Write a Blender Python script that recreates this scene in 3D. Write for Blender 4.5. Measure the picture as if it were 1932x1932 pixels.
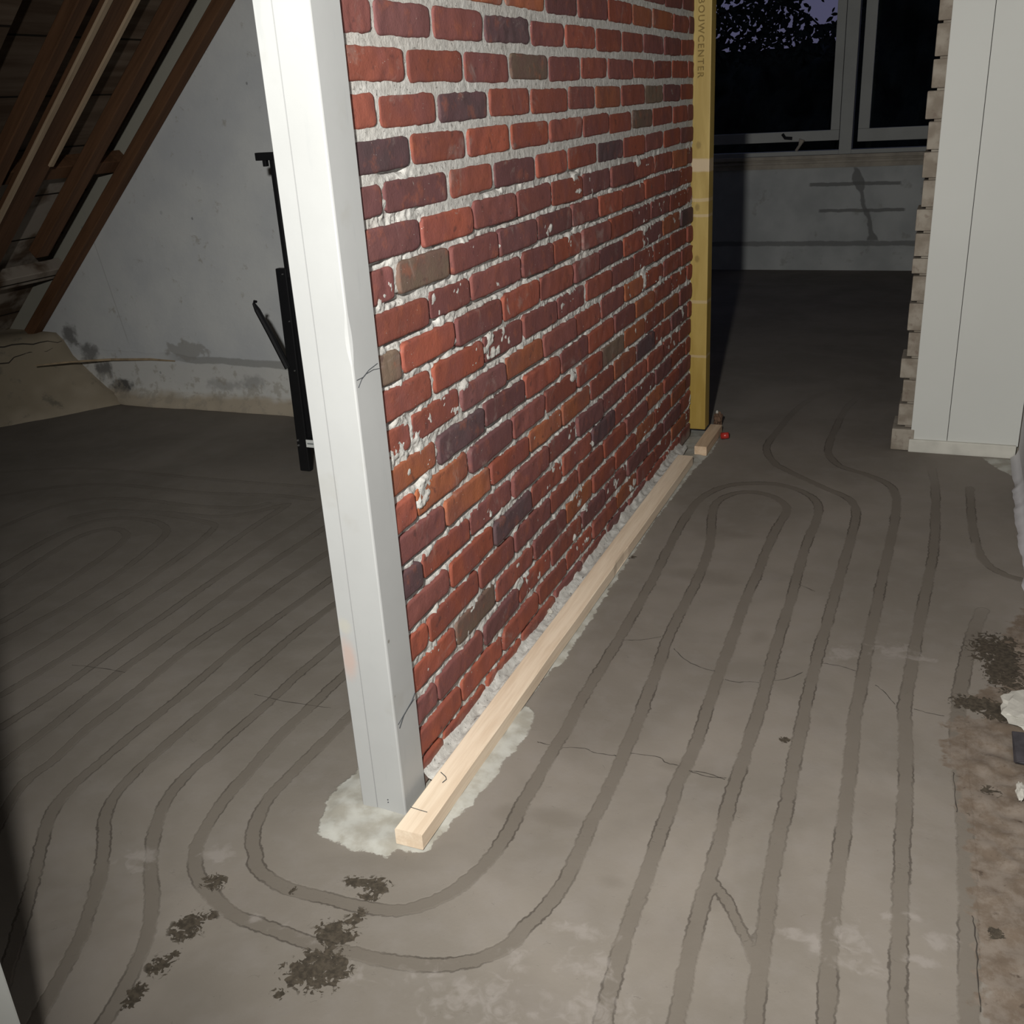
import bpy, bmesh, math, random
import numpy as np
from mathutils import Vector, Matrix
for o in list(bpy.data.objects): bpy.data.objects.remove(o)
SC = bpy.context.scene; COL = SC.collection
random.seed(7)
# ---------------------------------------------------------------- camera
# axes: +X right across the corridor, +Y along the brick wall, +Z up; metres
cam = bpy.data.objects.new('camera', bpy.data.cameras.new('camera')); COL.objects.link(cam)
cam.data.sensor_width = 36; cam.data.lens = 1893/1932*36; cam.data.clip_start = .02
Rw = Matrix(((0.92174405, 0.0969013, -0.37549706), (0.3836368, -0.36932867, 0.84641546), (-0.05666307, -0.92423291, -0.37760141)))
M3 = Rw @ Matrix(((1,0,0),(0,-1,0),(0,0,-1)))
cam.matrix_world = Matrix.Translation((0,0,1.28)) @ M3.to_4x4()
SC.camera = cam
SC.view_settings.view_transform = 'Standard'; SC.view_settings.look = 'None'
SC.view_settings.exposure = 0.0; SC.view_settings.gamma = 1
# ---------------------------------------------------------------- world: dusk sky
w = bpy.data.worlds.new('dusk'); SC.world = w; w.use_nodes = True
nt = w.node_tree; bg = nt.nodes['Background']
tc = nt.nodes.new('ShaderNodeTexCoord'); sx = nt.nodes.new('ShaderNodeSeparateXYZ'); rp = nt.nodes.new('ShaderNodeValToRGB')
nt.links.new(tc.outputs['Generated'], sx.inputs[0]); nt.links.new(sx.outputs['Z'], rp.inputs[0]); nt.links.new(rp.outputs[0], bg.inputs[0])
rp.color_ramp.elements[0].position = .0; rp.color_ramp.elements[0].color = (.070,.066,.115,1)
rp.color_ramp.elements[1].position = .5; rp.color_ramp.elements[1].color = (.05,.062,.12,1)
bg.inputs[1].default_value = 1.0
# ---------------------------------------------------------------- the hand-held work lamp beside the photographer
L = bpy.data.lights.new('work_lamp', 'SPOT'); lo = bpy.data.objects.new('work_lamp', L); COL.objects.link(lo)
L.energy = 300; L.color = (1.0, .985, .94); L.shadow_soft_size = .03; L.spot_size = math.radians(100); L.spot_blend = .75
lo.location = (-.24, 0, 1.56)
lo.rotation_euler = (Vector((-.62, 2.6, .45)) - Vector(lo.location)).to_track_quat('-Z', 'Y').to_euler()
# ---------------------------------------------------------------- helpers
def rnd(a, b): return random.uniform(a, b)
def hsh(ix, iy, iz, s=0):
    h = (ix.astype(np.int64)*374761393 + iy.astype(np.int64)*668265263 + iz.astype(np.int64)*2147483647 + s*974634777) & 0xffffffff
    h = ((h ^ (h >> 13))*1274126177) & 0xffffffff
    h = h ^ (h >> 16)
    return (h & 0xffffff)/float(0xffffff)
def vn(x, y, z=0., s=0):
    x = np.asarray(x, float); y = np.asarray(y, float)+x*0; z = np.asarray(z, float)+x*0
    ix, iy, iz = np.floor(x), np.floor(y), np.floor(z); fx, fy, fz = x-ix, y-iy, z-iz
    fx = fx*fx*(3-2*fx); fy = fy*fy*(3-2*fy); fz = fz*fz*(3-2*fz); r = 0
    for a in (0,1):
        for b in (0,1):
            for c in (0,1):
                r = r + hsh(ix+a, iy+b, iz+c, s)*(fx if a else 1-fx)*(fy if b else 1-fy)*(fz if c else 1-fz)
    return r
def fbm(x, y, z=0., s=0, o=3):
    r = 0; a = .5; t = 0
    for k in range(o): r = r + a*vn(np.asarray(x)*2**k, np.asarray(y)*2**k, np.asarray(z)*2**k, s+k); t += a; a *= .5
    return r/t
def mesh_obj(name, V, F, mat, parent=None, smooth=False):
    me = bpy.data.meshes.new(name); me.from_pydata([tuple(v) for v in V], [], F); me.update()
    if smooth: me.polygons.foreach_set('use_smooth', [True]*len(me.polygons))
    if mat: me.materials.append(mat)
    o = bpy.data.objects.new(name, me); COL.objects.link(o)
    if parent: o.parent = parent
    return o
def grid_obj(name, X, Y, Z, mat, parent=None, smooth=True, attrs=None, flip=False):
    n, m = X.shape; V = np.stack([X, Y, Z], -1).reshape(-1, 3).astype(np.float32)
    i = np.arange(n-1)[:, None]*m + np.arange(m-1)[None]; i = i.ravel()
    q = np.stack([i, i+1, i+m+1, i+m], -1) if not flip else np.stack([i, i+m, i+m+1, i+1], -1)
    me = bpy.data.meshes.new(name); me.vertices.add(len(V)); me.vertices.foreach_set('co', V.ravel())
    me.loops.add(q.size); me.loops.foreach_set('vertex_index', q.ravel().astype(np.int32))
    me.polygons.add(len(q)); me.polygons.foreach_set('loop_start', np.arange(len(q), dtype=np.int32)*4)
    me.update(calc_edges=True)
    me.polygons.foreach_set('use_smooth', [smooth]*len(q))
    for k, a in (attrs or {}).items():
        at = me.attributes.new(k, 'FLOAT', 'POINT'); at.data.foreach_set('value', a.ravel().astype(np.float32))
    me.materials.append(mat); me.validate()
    o = bpy.data.objects.new(name, me); COL.objects.link(o)
    if parent: o.parent = parent
    return o
def box_bm(bm, x0, x1, y0, y1, z0, z1, bev=0., seg=2, cuts=0):
    r = bmesh.ops.create_cube(bm, size=1); vs = r['verts']
    for v in vs: v.co = Vector(((x0+x1)/2+v.co.x*(x1-x0), (y0+y1)/2+v.co.y*(y1-y0), (z0+z1)/2+v.co.z*(z1-z0)))
    es = list({e for v in vs for e in v.link_edges})
    if bev: bmesh.ops.bevel(bm, geom=es, offset=bev, segments=seg, affect='EDGES', profile=.6)
def tube_bm(bm, pts, r, n=8, cap=True):
    pts = [Vector(p) for p in pts]; rings = []
    rr = r if isinstance(r, (list, tuple)) else [r]*len(pts)
    for i, p in enumerate(pts):
        t = (pts[min(i+1, len(pts)-1)]-pts[max(i-1, 0)]).normalized()
        u = t.orthogonal().normalized() if i == 0 else (u - t*u.dot(t)).normalized()
        b = t.cross(u)
        rings.append([bm.verts.new(p+(u*math.cos(2*math.pi*k/n)+b*math.sin(2*math.pi*k/n))*rr[i]) for k in range(n)])
    for a, c in zip(rings, rings[1:]):
        for k in range(n): bm.faces.new((a[k], a[(k+1)%n], c[(k+1)%n], c[k]))
    if cap: bm.faces.new(rings[0][::-1]); bm.faces.new(rings[-1])
def bm_obj(name, bm, mat, parent=None, smooth=False):
    bmesh.ops.recalc_face_normals(bm, faces=bm.faces)
    me = bpy.data.meshes.new(name); bm.to_mesh(me); bm.free()
    if smooth: me.polygons.foreach_set('use_smooth', [True]*len(me.polygons))
    me.materials.append(mat); o = bpy.data.objects.new(name, me); COL.objects.link(o)
    if parent: o.parent = parent
    return o
def box(name, b, mat, parent=None, bev=0., seg=2):
    bm = bmesh.new(); box_bm(bm, *b, bev=bev, seg=seg); return bm_obj(name, bm, mat, parent)
def tag(o, label, cat, group=None):
    o['label'] = label; o['category'] = cat
    if group: o['group'] = group
    return o
def struct(o): o['kind'] = 'structure'; return o
def empty(name, loc):
    o = bpy.data.objects.new(name, None); COL.objects.link(o); o.location = loc; o.empty_display_size = .05
    bpy.context.view_layer.update(); return o
def put(child, par):      # parent keeping the world position
    child.parent = par; child.matrix_parent_inverse = Matrix.Translation(par.location).inverted(); return child
# ---------------------------------------------------------------- material helper
class G:
    def __init__(s, name, rough=.85, spec=.3):
        s.m = bpy.data.materials.new(name); s.m.use_nodes = True; s.t = s.m.node_tree
        s.p = s.t.nodes['Principled BSDF']; s.p.inputs['Roughness'].default_value = rough
        s.p.inputs['Specular IOR Level'].default_value = spec
        s.geo = s.t.nodes.new('ShaderNodeNewGeometry').outputs['Position']
    def n(s, k): return s.t.nodes.new(k)
    def _in(s, sock, v):
        if isinstance(v, bpy.types.NodeSocket): s.t.links.new(v, sock)
        elif isinstance(v, (tuple, list)):
            sock.default_value = (*v, 1) if len(v) == 3 and len(sock.default_value) == 4 else v
        else: sock.default_value = v
    def math(s, op, a, b=0., c=None, clamp=False):
        x = s.n('ShaderNodeMath'); x.operation = op; x.use_clamp = clamp; s._in(x.inputs[0], a); s._in(x.inputs[1], b)
        if c is not None: s._in(x.inputs[2], c)
        return x.outputs[0]
    def sep(s, v):
        x = s.n('ShaderNodeSeparateXYZ'); s._in(x.inputs[0], v); return x.outputs
    def mapv(s, scale=(1,1,1), loc=(0,0,0), v=None):
        x = s.n('ShaderNodeMapping'); s._in(x.inputs[0], v or s.geo); x.inputs['Location'].default_value = loc; x.inputs['Scale'].default_value = scale; return x.outputs[0]
    def noise(s, scale=5., det=4., v=None, rough=.55, dist=0.):
        x = s.n('ShaderNodeTexNoise'); s._in(x.inputs['Vector'], v or s.geo); x.inputs['Scale'].default_value = scale; x.inputs['Detail'].default_value = det; x.inputs['Roughness'].default_value = rough; x.inputs['Distortion'].default_value = dist
        return x.outputs['Fac']
    def vor(s, scale=5., v=None, f='F1'):
        x = s.n('ShaderNodeTexVoronoi'); s._in(x.inputs['Vector'], v or s.geo); x.inputs['Scale'].default_value = scale; x.feature = f; return x.outputs['Distance']
    def ss(s, v, a, b):      # smooth step a -> 0, b -> 1
        x = s.n('ShaderNodeMapRange'); x.interpolation_type = 'SMOOTHSTEP'
        s._in(x.inputs[0], v); lo_, hi_ = (a, b) if a < b else (b, a)
        x.inputs[1].default_value = lo_; x.inputs[2].default_value = hi_
        x.inputs[3].default_value = 0 if a < b else 1; x.inputs[4].default_value = 1 if a < b else 0
        return x.outputs[0]
    def mix(s, f, a, b):
        x = s.n('ShaderNodeMix'); x.data_type = 'RGBA'; s._in(x.inputs[0], f); s._in(x.inputs[6], a); s._in(x.inputs[7], b); return x.outputs[2]
    def attr(s, nme, col=False):
        x = s.n('ShaderNodeAttribute'); x.attribute_name = nme; return x.outputs['Color' if col else 'Fac']
    def blob(s, c, r, axes='xz', jit=.35, js=40.):      # ragged ellipse mask on a wall or floor
        X, Y, Z = s.sep(s.geo); d = {'x': X, 'y': Y, 'z': Z}
        a = s.math('DIVIDE', s.math('SUBTRACT', d[axes[0]], c[0]), r[0]); b = s.math('DIVIDE', s.math('SUBTRACT', d[axes[1]], c[1]), r[1])
        q = s.math('SQRT', s.math('ADD', s.math('MULTIPLY', a, a), s.math('MULTIPLY', b, b)))
        return s.math('ADD', q, s.math('MULTIPLY', s.math('SUBTRACT', s.noise(js, 3.), .5), jit*4))
    def bump(s, h, strength=.3, dist=.004):
        x = s.n('ShaderNodeBump'); x.inputs['Strength'].default_value = strength; x.inputs['Distance'].default_value = dist
        s._in(x.inputs['Height'], h); s.t.links.new(x.outputs[0], s.p.inputs['Normal'])
    def done(s, col, rough=None):
        s._in(s.p.inputs['Base Color'], col)
        if rough is not None: s._in(s.p.inputs['Roughness'], rough)
        return s.m
def plain(name, col, rough=.7, var=.12, scale=12., spec=.3, metal=0.):
    g = G(name, rough, spec); n = g.noise(scale, 4.)
    g.p.inputs['Metallic'].default_value = metal
    c = g.mix(g.ss(n, .3, .7), tuple(v*(1-var) for v in col), tuple(v*(1+var) for v in col)); g.bump(n, .15, .002)
    return g.done(c)
def wood(name, c1, c2, axis='y', scale=30., rough=.75, knots=True, spec=.25, pitch=0.):
    g = G(name, rough, spec); k = {'x': (.06,1,1), 'y': (1,.06,1), 'z': (1,1,.06)}[axis]
    if pitch:      # grain runs up the slope: turn the coordinates into the slope first
        r_ = g.n('ShaderNodeVectorRotate'); r_.rotation_type = 'Y_AXIS'; g._in(r_.inputs['Vector'], g.geo); r_.inputs['Angle'].default_value = pitch; g.geo = r_.outputs[0]
    v = g.mapv(k); n = g.noise(scale, 5., v, .6, .6); n2 = g.noise(scale*5, 3., v)
    f = g.math('ADD', g.math('MULTIPLY', n, .7), g.math('MULTIPLY', n2, .3))
    c = g.mix(g.ss(f, .35, .65), c1, c2)
    if knots:
        kv = g.vor(5.5, g.mapv({'x': (.4,1,1), 'y': (1,.4,1), 'z': (1,1,.4)}[axis]))
        c = g.mix(g.math('MULTIPLY', g.ss(kv, .085, .05), .6), c, tuple(q*.45 for q in c1))
    g.bump(f, .25, .0015); return g.done(c)
CH= [(0.032, [(-1.165, 1.615), (-1.167, 1.52), (-1.169, 1.419), (-1.171, 1.344), (-1.161, 1.29), (-1.145, 1.247), (-1.123, 1.205), (-1.085, 1.169), (-1.084, 1.158), (-1.045, 1.135), (-1.0, 1.122), (-0.947, 1.121), (-0.897, 1.124), (-0.847, 1.124), (-0.8, 1.13), (-0.758, 1.142), (-0.725, 1.171), (-0.696, 1.21), (-0.676, 1.264), (-0.664, 1.334), (-0.665, 1.391), (-0.667, 1.462), (-0.663, 1.354), (-0.663, 1.407), (-0.67, 1.46), (-0.67, 1.518), (-0.671, 1.591), (-0.674, 1.662), (-0.671, 1.732), (-0.678, 1.825), (-0.679, 1.903), (-0.678, 2.125), (-0.683, 2.381), (-0.689, 2.562), (-0.702, 2.814), (-0.706, 3.031), (-0.695, 3.173), (-0.64, 3.297), (-0.545, 3.345), (-0.457, 3.349), (-0.379, 3.305), (-0.315, 3.22), (-0.299, 3.081), (-0.31, 2.887), (-0.305, 2.671), (-0.299, 2.506), (-0.299, 2.355), (-0.298, 2.207), (-0.293, 2.084), (-0.289, 1.944), (-0.289, 1.816), (-0.288, 1.716), (-0.29, 1.621), (-0.284, 1.525), (-0.281, 1.449), (-0.281, 1.388), (-0.279, 1.325), (-0.276, 1.251), (-0.273, 1.194), (-0.267, 1.134), (-0.262, 1.075)]), (0.032, [(-1.272, 1.79), (-1.272, 1.731), (-1.274, 1.641), (-1.276, 1.542), (-1.27, 1.452), (-1.261, 1.376), (-1.261, 1.369), (-1.257, 1.303), (-1.241, 1.234), (-1.226, 1.179), (-1.202, 1.134), (-1.166, 1.095), (-1.114, 1.065), (-1.064, 1.044), (-1.023, 1.032), (-0.989, 1.032), (-0.919, 1.029), (-0.858, 1.026), (-0.821, 1.028), (-0.776, 1.033), (-0.732, 1.036), (-0.69, 1.044), (-0.65, 1.054), (-0.603, 1.078), (-0.572, 1.107), (-0.546, 1.149), (-0.55, 1.167), (-0.534, 1.207), (-0.524, 1.249), (-0.518, 1.297), (-0.518, 1.354), (-0.521, 1.413), (-0.524, 1.476), (-0.522, 1.538), (-0.523, 1.609), (-0.528, 1.703), (-0.532, 1.812), (-0.536, 1.901), (-0.526, 1.699), (-0.537, 1.865), (-0.548, 2.035), (-0.563, 2.194), (-0.565, 2.363), (-0.565, 2.511), (-0.57, 2.671), (-0.591, 2.844), (-0.628, 3.013), (-0.641, 3.126), (-0.609, 3.216), (-0.551, 3.257), (-0.484, 3.247), (-0.426, 3.191), (-0.398, 3.121), (-0.412, 2.988), (-0.415, 2.809), (-0.412, 2.626), (-0.415, 2.446), (-0.407, 2.23), (-0.405, 2.09), (-0.402, 1.982), (-0.395, 1.84), (-0.392, 1.704), (-0.399, 1.632), (-0.391, 1.542), (-0.392, 1.467), (-0.387, 1.399), (-0.386, 1.337), (-0.384, 1.276), (-0.383, 1.238), (-0.38, 1.187), (-0.375, 1.131), (-0.371, 1.082), (-0.364, 1.038)]), (0.032, [(-0.406, 4.626), (-0.468, 4.499), (-0.523, 4.334), (-0.547, 4.143), (-0.564, 3.93), (-0.576, 3.769), (-0.557, 3.657), (-0.504, 3.544), (-0.493, 3.533), (-0.413, 3.448), (-0.314, 3.353), (-0.23, 3.282), (-0.2, 3.22), (-0.187, 3.111), (-0.187, 2.872), (-0.192, 2.703), (-0.193, 2.448), (-0.196, 2.271), (-0.197, 2.114), (-0.195, 1.974), (-0.191, 1.894), (-0.19, 1.756), (-0.184, 1.645), (-0.184, 1.553), (-0.181, 1.474), (-0.178, 1.396), (-0.171, 1.321), (-0.167, 1.262), (-0.161, 1.189), (-0.155, 1.113)]), (0.022, [(-0.27, 1.382), (-0.241, 1.347), (-0.211, 1.298), (-0.182, 1.249), (-0.16, 1.208)]), (0.032, [(-0.284, 4.58), (-0.325, 4.395), (-0.342, 4.227), (-0.345, 4.052), (-0.352, 3.871), (-0.345, 3.723), (-0.316, 3.635), (-0.28, 3.572), (-0.188, 3.519), (-0.112, 3.446), (-0.079, 3.35), (-0.072, 3.16), (-0.075, 2.951), (-0.081, 2.72), (-0.083, 2.48), (-0.088, 2.304), (-0.087, 2.139), (-0.089, 2.008), (-0.088, 1.946), (-0.081, 1.8), (-0.079, 1.684), (-0.074, 1.575), (-0.074, 1.508), (-0.073, 1.434), (-0.07, 1.37), (-0.068, 1.316), (-0.063, 1.249), (-0.056, 1.149)]), (0.032, [(0.019, 3.633), (0.037, 3.483), (0.045, 3.19), (0.047, 2.936), (0.039, 2.74), (0.027, 2.513), (0.019, 2.337), (0.014, 2.18), (0.007, 2.038), (0.014, 1.978), (0.022, 1.834), (0.026, 1.729), (0.027, 1.632), (0.03, 1.523), (0.032, 1.443), (0.034, 1.369), (0.037, 1.285), (0.041, 1.184)]), (0.036, [(0.172, 2.568), (0.151, 2.455), (0.13, 2.266), (0.119, 2.119), (0.115, 1.988), (0.125, 1.813), (0.133, 1.668), (0.136, 1.539), (0.138, 1.388), (0.138, 1.218)]), (0.03, [(0.144, 3.468), (0.148, 3.182), (0.159, 2.983), (0.184, 2.853), (0.234, 2.795), (0.277, 2.78)]), (0.03, [(-1.377, 1.934), (-1.381, 1.837), (-1.385, 1.738), (-1.38, 1.656), (-1.382, 1.553), (-1.383, 1.468), (-1.383, 1.382), (-1.386, 1.383), (-1.382, 1.313), (-1.372, 1.259), (-1.35, 1.207), (-1.321, 1.16), (-1.29, 1.116), (-1.254, 1.073), (-1.221, 1.04), (-1.185, 0.998), (-1.154, 0.953), (-1.131, 0.909), (-1.112, 0.863), (-1.1, 0.823), (-1.09, 0.782)]), (0.03, [(-1.499, 2.131), (-1.512, 1.969), (-1.512, 1.844), (-1.505, 1.683), (-1.507, 1.583), (-1.505, 1.483), (-1.503, 1.39), (-1.502, 1.334), (-1.494, 1.271), (-1.48, 1.213), (-1.451, 1.163), (-1.404, 1.114), (-1.362, 1.066), (-1.328, 1.019), (-1.296, 0.967), (-1.266, 0.918), (-1.242, 0.87), (-1.227, 0.828), (-1.21, 0.784)]), (0.03, [(-1.6, 2.244), (-1.606, 2.111), (-1.617, 1.953), (-1.622, 1.84), (-1.615, 1.72), (-1.608, 1.608), (-1.607, 1.512), (-1.606, 1.392), (-1.599, 1.302), (-1.599, 1.236), (-1.587, 1.182), (-1.562, 1.126), (-1.528, 1.08), (-1.495, 1.038), (-1.462, 0.997), (-1.432, 0.959), (-1.405, 0.921), (-1.373, 0.876)]), (0.03, [(-1.714, 2.424), (-1.728, 2.246), (-1.731, 2.028), (-1.739, 1.917), (-1.746, 1.812), (-1.746, 1.707), (-1.736, 1.628), (-1.731, 1.528), (-1.73, 1.411), (-1.714, 1.314), (-1.706, 1.278), (-1.712, 1.22), (-1.697, 1.166), (-1.664, 1.106)]), (0.03, [(-1.835, 2.584), (-1.843, 2.417), (-1.847, 2.277), (-1.851, 2.148), (-1.848, 2.017), (-1.844, 1.896), (-1.841, 1.783), (-1.841, 1.649), (-1.832, 1.546), (-1.824, 1.45), (-1.816, 1.361), (-1.812, 1.255), (-1.799, 1.173)]), (0.03, [(-1.943, 2.718), (-1.949, 2.522), (-1.95, 2.373), (-1.95, 2.235), (-1.945, 2.059), (-1.938, 1.934), (-1.939, 1.825), (-1.935, 1.686), (-1.929, 1.586), (-1.926, 1.466), (-1.932, 1.338)]), (0.03, [(-2.577, 2.544), (-2.427, 2.557), (-2.276, 2.563), (-2.17, 2.625), (-2.09, 2.749), (-2.083, 2.716), (-2.087, 2.532), (-2.068, 2.298), (-2.057, 2.114), (-2.054, 1.992), (-2.052, 1.845), (-2.042, 1.732), (-2.041, 1.625), (-2.046, 1.523), (-2.05, 1.444)]), (0.03, [(-2.797, 2.426), (-2.717, 2.516), (-2.577, 2.544), (-2.41, 2.536), (-2.256, 2.519), (-2.21, 2.499), (-2.174, 2.297), (-2.157, 2.111), (-2.151, 1.988), (-2.153, 1.848), (-2.148, 1.71), (-2.15, 1.62), (-2.152, 1.535)]), (0.03, [(-2.698, 2.024), (-2.726, 2.234), (-2.712, 2.381), (-2.658, 2.454), (-2.541, 2.485), (-2.434, 2.472), (-2.346, 2.415), (-2.312, 2.288), (-2.28, 2.129), (-2.268, 2.002), (-2.267, 1.894), (-2.274, 1.768), (-2.28, 1.65)]), (0.03, [(-2.575, 1.914), (-2.598, 2.038), (-2.622, 2.173), (-2.637, 2.305), (-2.59, 2.381), (-2.521, 2.384), (-2.456, 2.338), (-2.429, 2.226), (-2.403, 2.067), (-2.385, 1.907), (-2.377, 1.737)]), (0.028, [(-2.98, 2.276), (-2.969, 2.468), (-2.883, 2.6), (-2.661, 2.639), (-2.409, 2.632), (-2.201, 2.668), (-2.168, 2.729)]), (0.028, [(-3.256, 2.524), (-3.12, 2.657), (-2.931, 2.744), (-2.673, 2.749), (-2.426, 2.755), (-2.223, 2.806), (-2.026, 2.802)]), (0.028, [(-3.489, 2.732), (-3.231, 2.86), (-2.876, 2.881), (-2.527, 2.884), (-2.099, 2.913)])]
CRK= [[(-0.669, 2.15), (-0.647, 2.154), (-0.622, 2.164), (-0.58, 2.194)], [(-0.534, 2.146), (-0.496, 2.098), (-0.449, 2.076), (-0.416, 2.071)], [(-0.385, 2.041), (-0.354, 2.036), (-0.332, 2.051), (-0.307, 2.05)], [(-0.276, 2.07), (-0.245, 2.09), (-0.22, 2.127)], [(-0.178, 2.181), (-0.144, 2.181), (-0.104, 2.168)], [(-0.057, 2.119), (-0.032, 2.089), (-0.012, 2.05)], [(0.028, 2.045), (0.055, 2.036), (0.089, 2.034)], [(-0.381, 1.678), (-0.351, 1.68), (-0.31, 1.672)], [(-0.294, 2.589), (-0.244, 2.555)], [(-0.715, 1.673), (-0.686, 1.672)], [(-0.657, 1.671), (-0.613, 1.685), (-0.586, 1.674), (-0.54, 1.679)], [(-0.515, 1.697), (-0.451, 1.705), (-0.439, 1.687), (-0.409, 1.687)], [(-0.384, 1.676), (-0.342, 1.669), (-0.308, 1.677)], [(-1.433, 1.643), (-1.368, 1.639), (-1.295, 1.642), (-1.225, 1.649)], [(-1.987, 1.614), (-1.924, 1.624), (-1.822, 1.628)], [(0.11, 1.835), (0.113, 1.768), (0.118, 1.71)], [(0.143, 1.444), (0.15, 1.375), (0.149, 1.308), (0.154, 1.248)]]
PLAS= [(-1.041, 1.462), (-1.046, 1.432), (-1.053, 1.373), (-1.029, 1.311), (-1.011, 1.262), (-0.963, 1.253), (-0.929, 1.246), (-0.88, 1.253), (-0.85, 1.249), (-0.849, 1.273), (-0.795, 1.282), (-0.783, 1.305), (-0.787, 1.328), (-0.781, 1.359), (-0.778, 1.396), (-0.762, 1.438), (-0.767, 1.473), (-0.753, 1.54), (-0.757, 1.585), (-0.745, 1.695), (-0.763, 1.776), (-0.784, 1.794), (-0.798, 1.786), (-0.79, 1.967), (-0.775, 2.0), (-0.782, 2.107), (-0.776, 2.15), (-0.781, 2.292), (-0.786, 2.448), (-0.789, 2.692), (-0.791, 2.828), (-0.794, 2.907), (-0.786, 3.175), (-0.78, 3.424), (-0.758, 3.643), (-0.766, 3.787), (-0.819, 3.975), (-0.946, 3.947), (-1.0, 4.0), (-1.05, 1.6)]
DIRT= [(0.288, 2.662), (0.219, 2.45), (0.2, 2.39), (0.209, 2.302), (0.196, 2.201), (0.125, 2.106), (0.172, 2.093), (0.193, 2.078), (0.161, 2.053), (0.104, 2.039), (0.091, 1.993), (0.105, 1.967), (0.088, 1.936), (0.089, 1.875), (0.111, 1.845), (0.115, 1.759), (0.135, 1.67), (0.143, 1.543), (0.145, 1.416), (0.153, 1.307), (0.153, 1.224), (0.25, 1.0), (0.6, 1.0), (0.6, 2.9)]
STAIN= [(-0.844, 1.061, 0.036, 0.027, 1.0), (-0.825, 0.985, 0.046, 0.043, 1.0), (-0.85, 0.966, 0.038, 0.024, 1.0), (-0.828, 1.107, 0.016, 0.016, 0.8), (-0.833, 1.182, 0.026, 0.017, 1.0), (-0.874, 1.176, 0.021, 0.014, 0.85), (-0.833, 1.152, 0.021, 0.014, 0.75), (-0.863, 0.92, 0.015, 0.01, 0.8), (-0.973, 1.118, 0.008, 0.006, 0.8), (-1.095, 0.988, 0.029, 0.035, 0.8), (-1.076, 1.017, 0.016, 0.015, 0.75), (-1.082, 0.9, 0.023, 0.02, 0.85), (-1.081, 0.845, 0.019, 0.017, 1.0), (-1.078, 0.822, 0.013, 0.016, 0.9), (-1.121, 1.09, 0.026, 0.023, 0.7), (-1.077, 0.928, 0.008, 0.01, 0.8), (-0.217, 1.845, 0.007, 0.009, 1.0), (-0.218, 1.846, 0.008, 0.009, 0.9), (-0.785, 2.634, 0.011, 0.012, 0.9), (0.199, 2.363, 0.055, 0.077, 1.0), (0.214, 2.279, 0.042, 0.096, 1.0), (0.162, 2.105, 0.055, 0.031, 1.1), (0.198, 2.079, 0.039, 0.029, 1.1), (0.177, 1.797, 0.02, 0.017, 0.8), (0.176, 1.415, 0.011, 0.007, 1.1)]
SMEAR= [(-0.679, 1.023, 0.016, 0.008, 0.8), (-0.671, 1.054, 0.016, 0.013, 0.7), (-0.764, 0.986, 0.04, 0.026, 0.7), (-0.449, 1.203, 0.059, 0.023, 0.8), (-0.412, 1.137, 0.057, 0.032, 0.8), (-0.529, 1.107, 0.035, 0.032, 0.7), (-0.117, 1.309, 0.041, 0.014, 0.9), (-0.09, 1.294, 0.01, 0.013, 1.2), (0.098, 1.364, 0.03, 0.021, 1.0), (0.072, 1.317, 0.031, 0.005, 1.0), (0.015, 1.401, 0.007, 0.009, 1.0), (-0.037, 1.333, 0.038, 0.037, 0.8), (0.054, 1.413, 0.022, 0.011, 0.8), (-0.02, 1.278, 0.054, 0.02, 0.7), (-0.145, 2.243, 0.041, 0.04, 0.9), (-0.025, 2.291, 0.065, 0.042, 0.8), (0.024, 2.269, 0.054, 0.01, 1.0), (-1.298, 1.105, 0.038, 0.022, 1.0), (-1.162, 1.152, 0.033, 0.031, 0.95), (-1.3, 1.07, 0.043, 0.013, 0.7), (-0.995, 1.045, 0.011, 0.009, 1.0), (-0.905, 1.035, 0.055, 0.029, 0.5), (-0.558, 1.011, 0.123, 0.057, 0.7), (-0.375, 1.055, 0.096, 0.055, 0.7)]
DAMP= [(-0.548, 2.572, 0.144, 0.048, 1.0), (-0.583, 1.456, 0.079, 0.026, 1.0), (-0.265, 1.357, 0.034, 0.05, 1.0), (-0.68, 1.44, 0.038, 0.037, 1.0), (-0.435, 1.325, 0.032, 0.021, 0.8), (-0.082, 2.966, 0.092, 0.064, 0.8), (-0.345, 2.271, 0.031, 0.065, 0.7), (-0.516, 2.881, 0.105, 0.033, 0.8), (-0.42, 1.687, 0.043, 0.025, 0.9), (-0.264, 1.596, 0.027, 0.032, 0.7), (-0.125, 2.407, 0.032, 0.057, 0.7), (-1.464, 1.775, 0.116, 0.08, 0.8)]
PLAS2= [(0.18, 3.795), (0.304, 3.795), (0.3, 3.579), (0.261, 3.633), (0.229, 3.675)]
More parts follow.
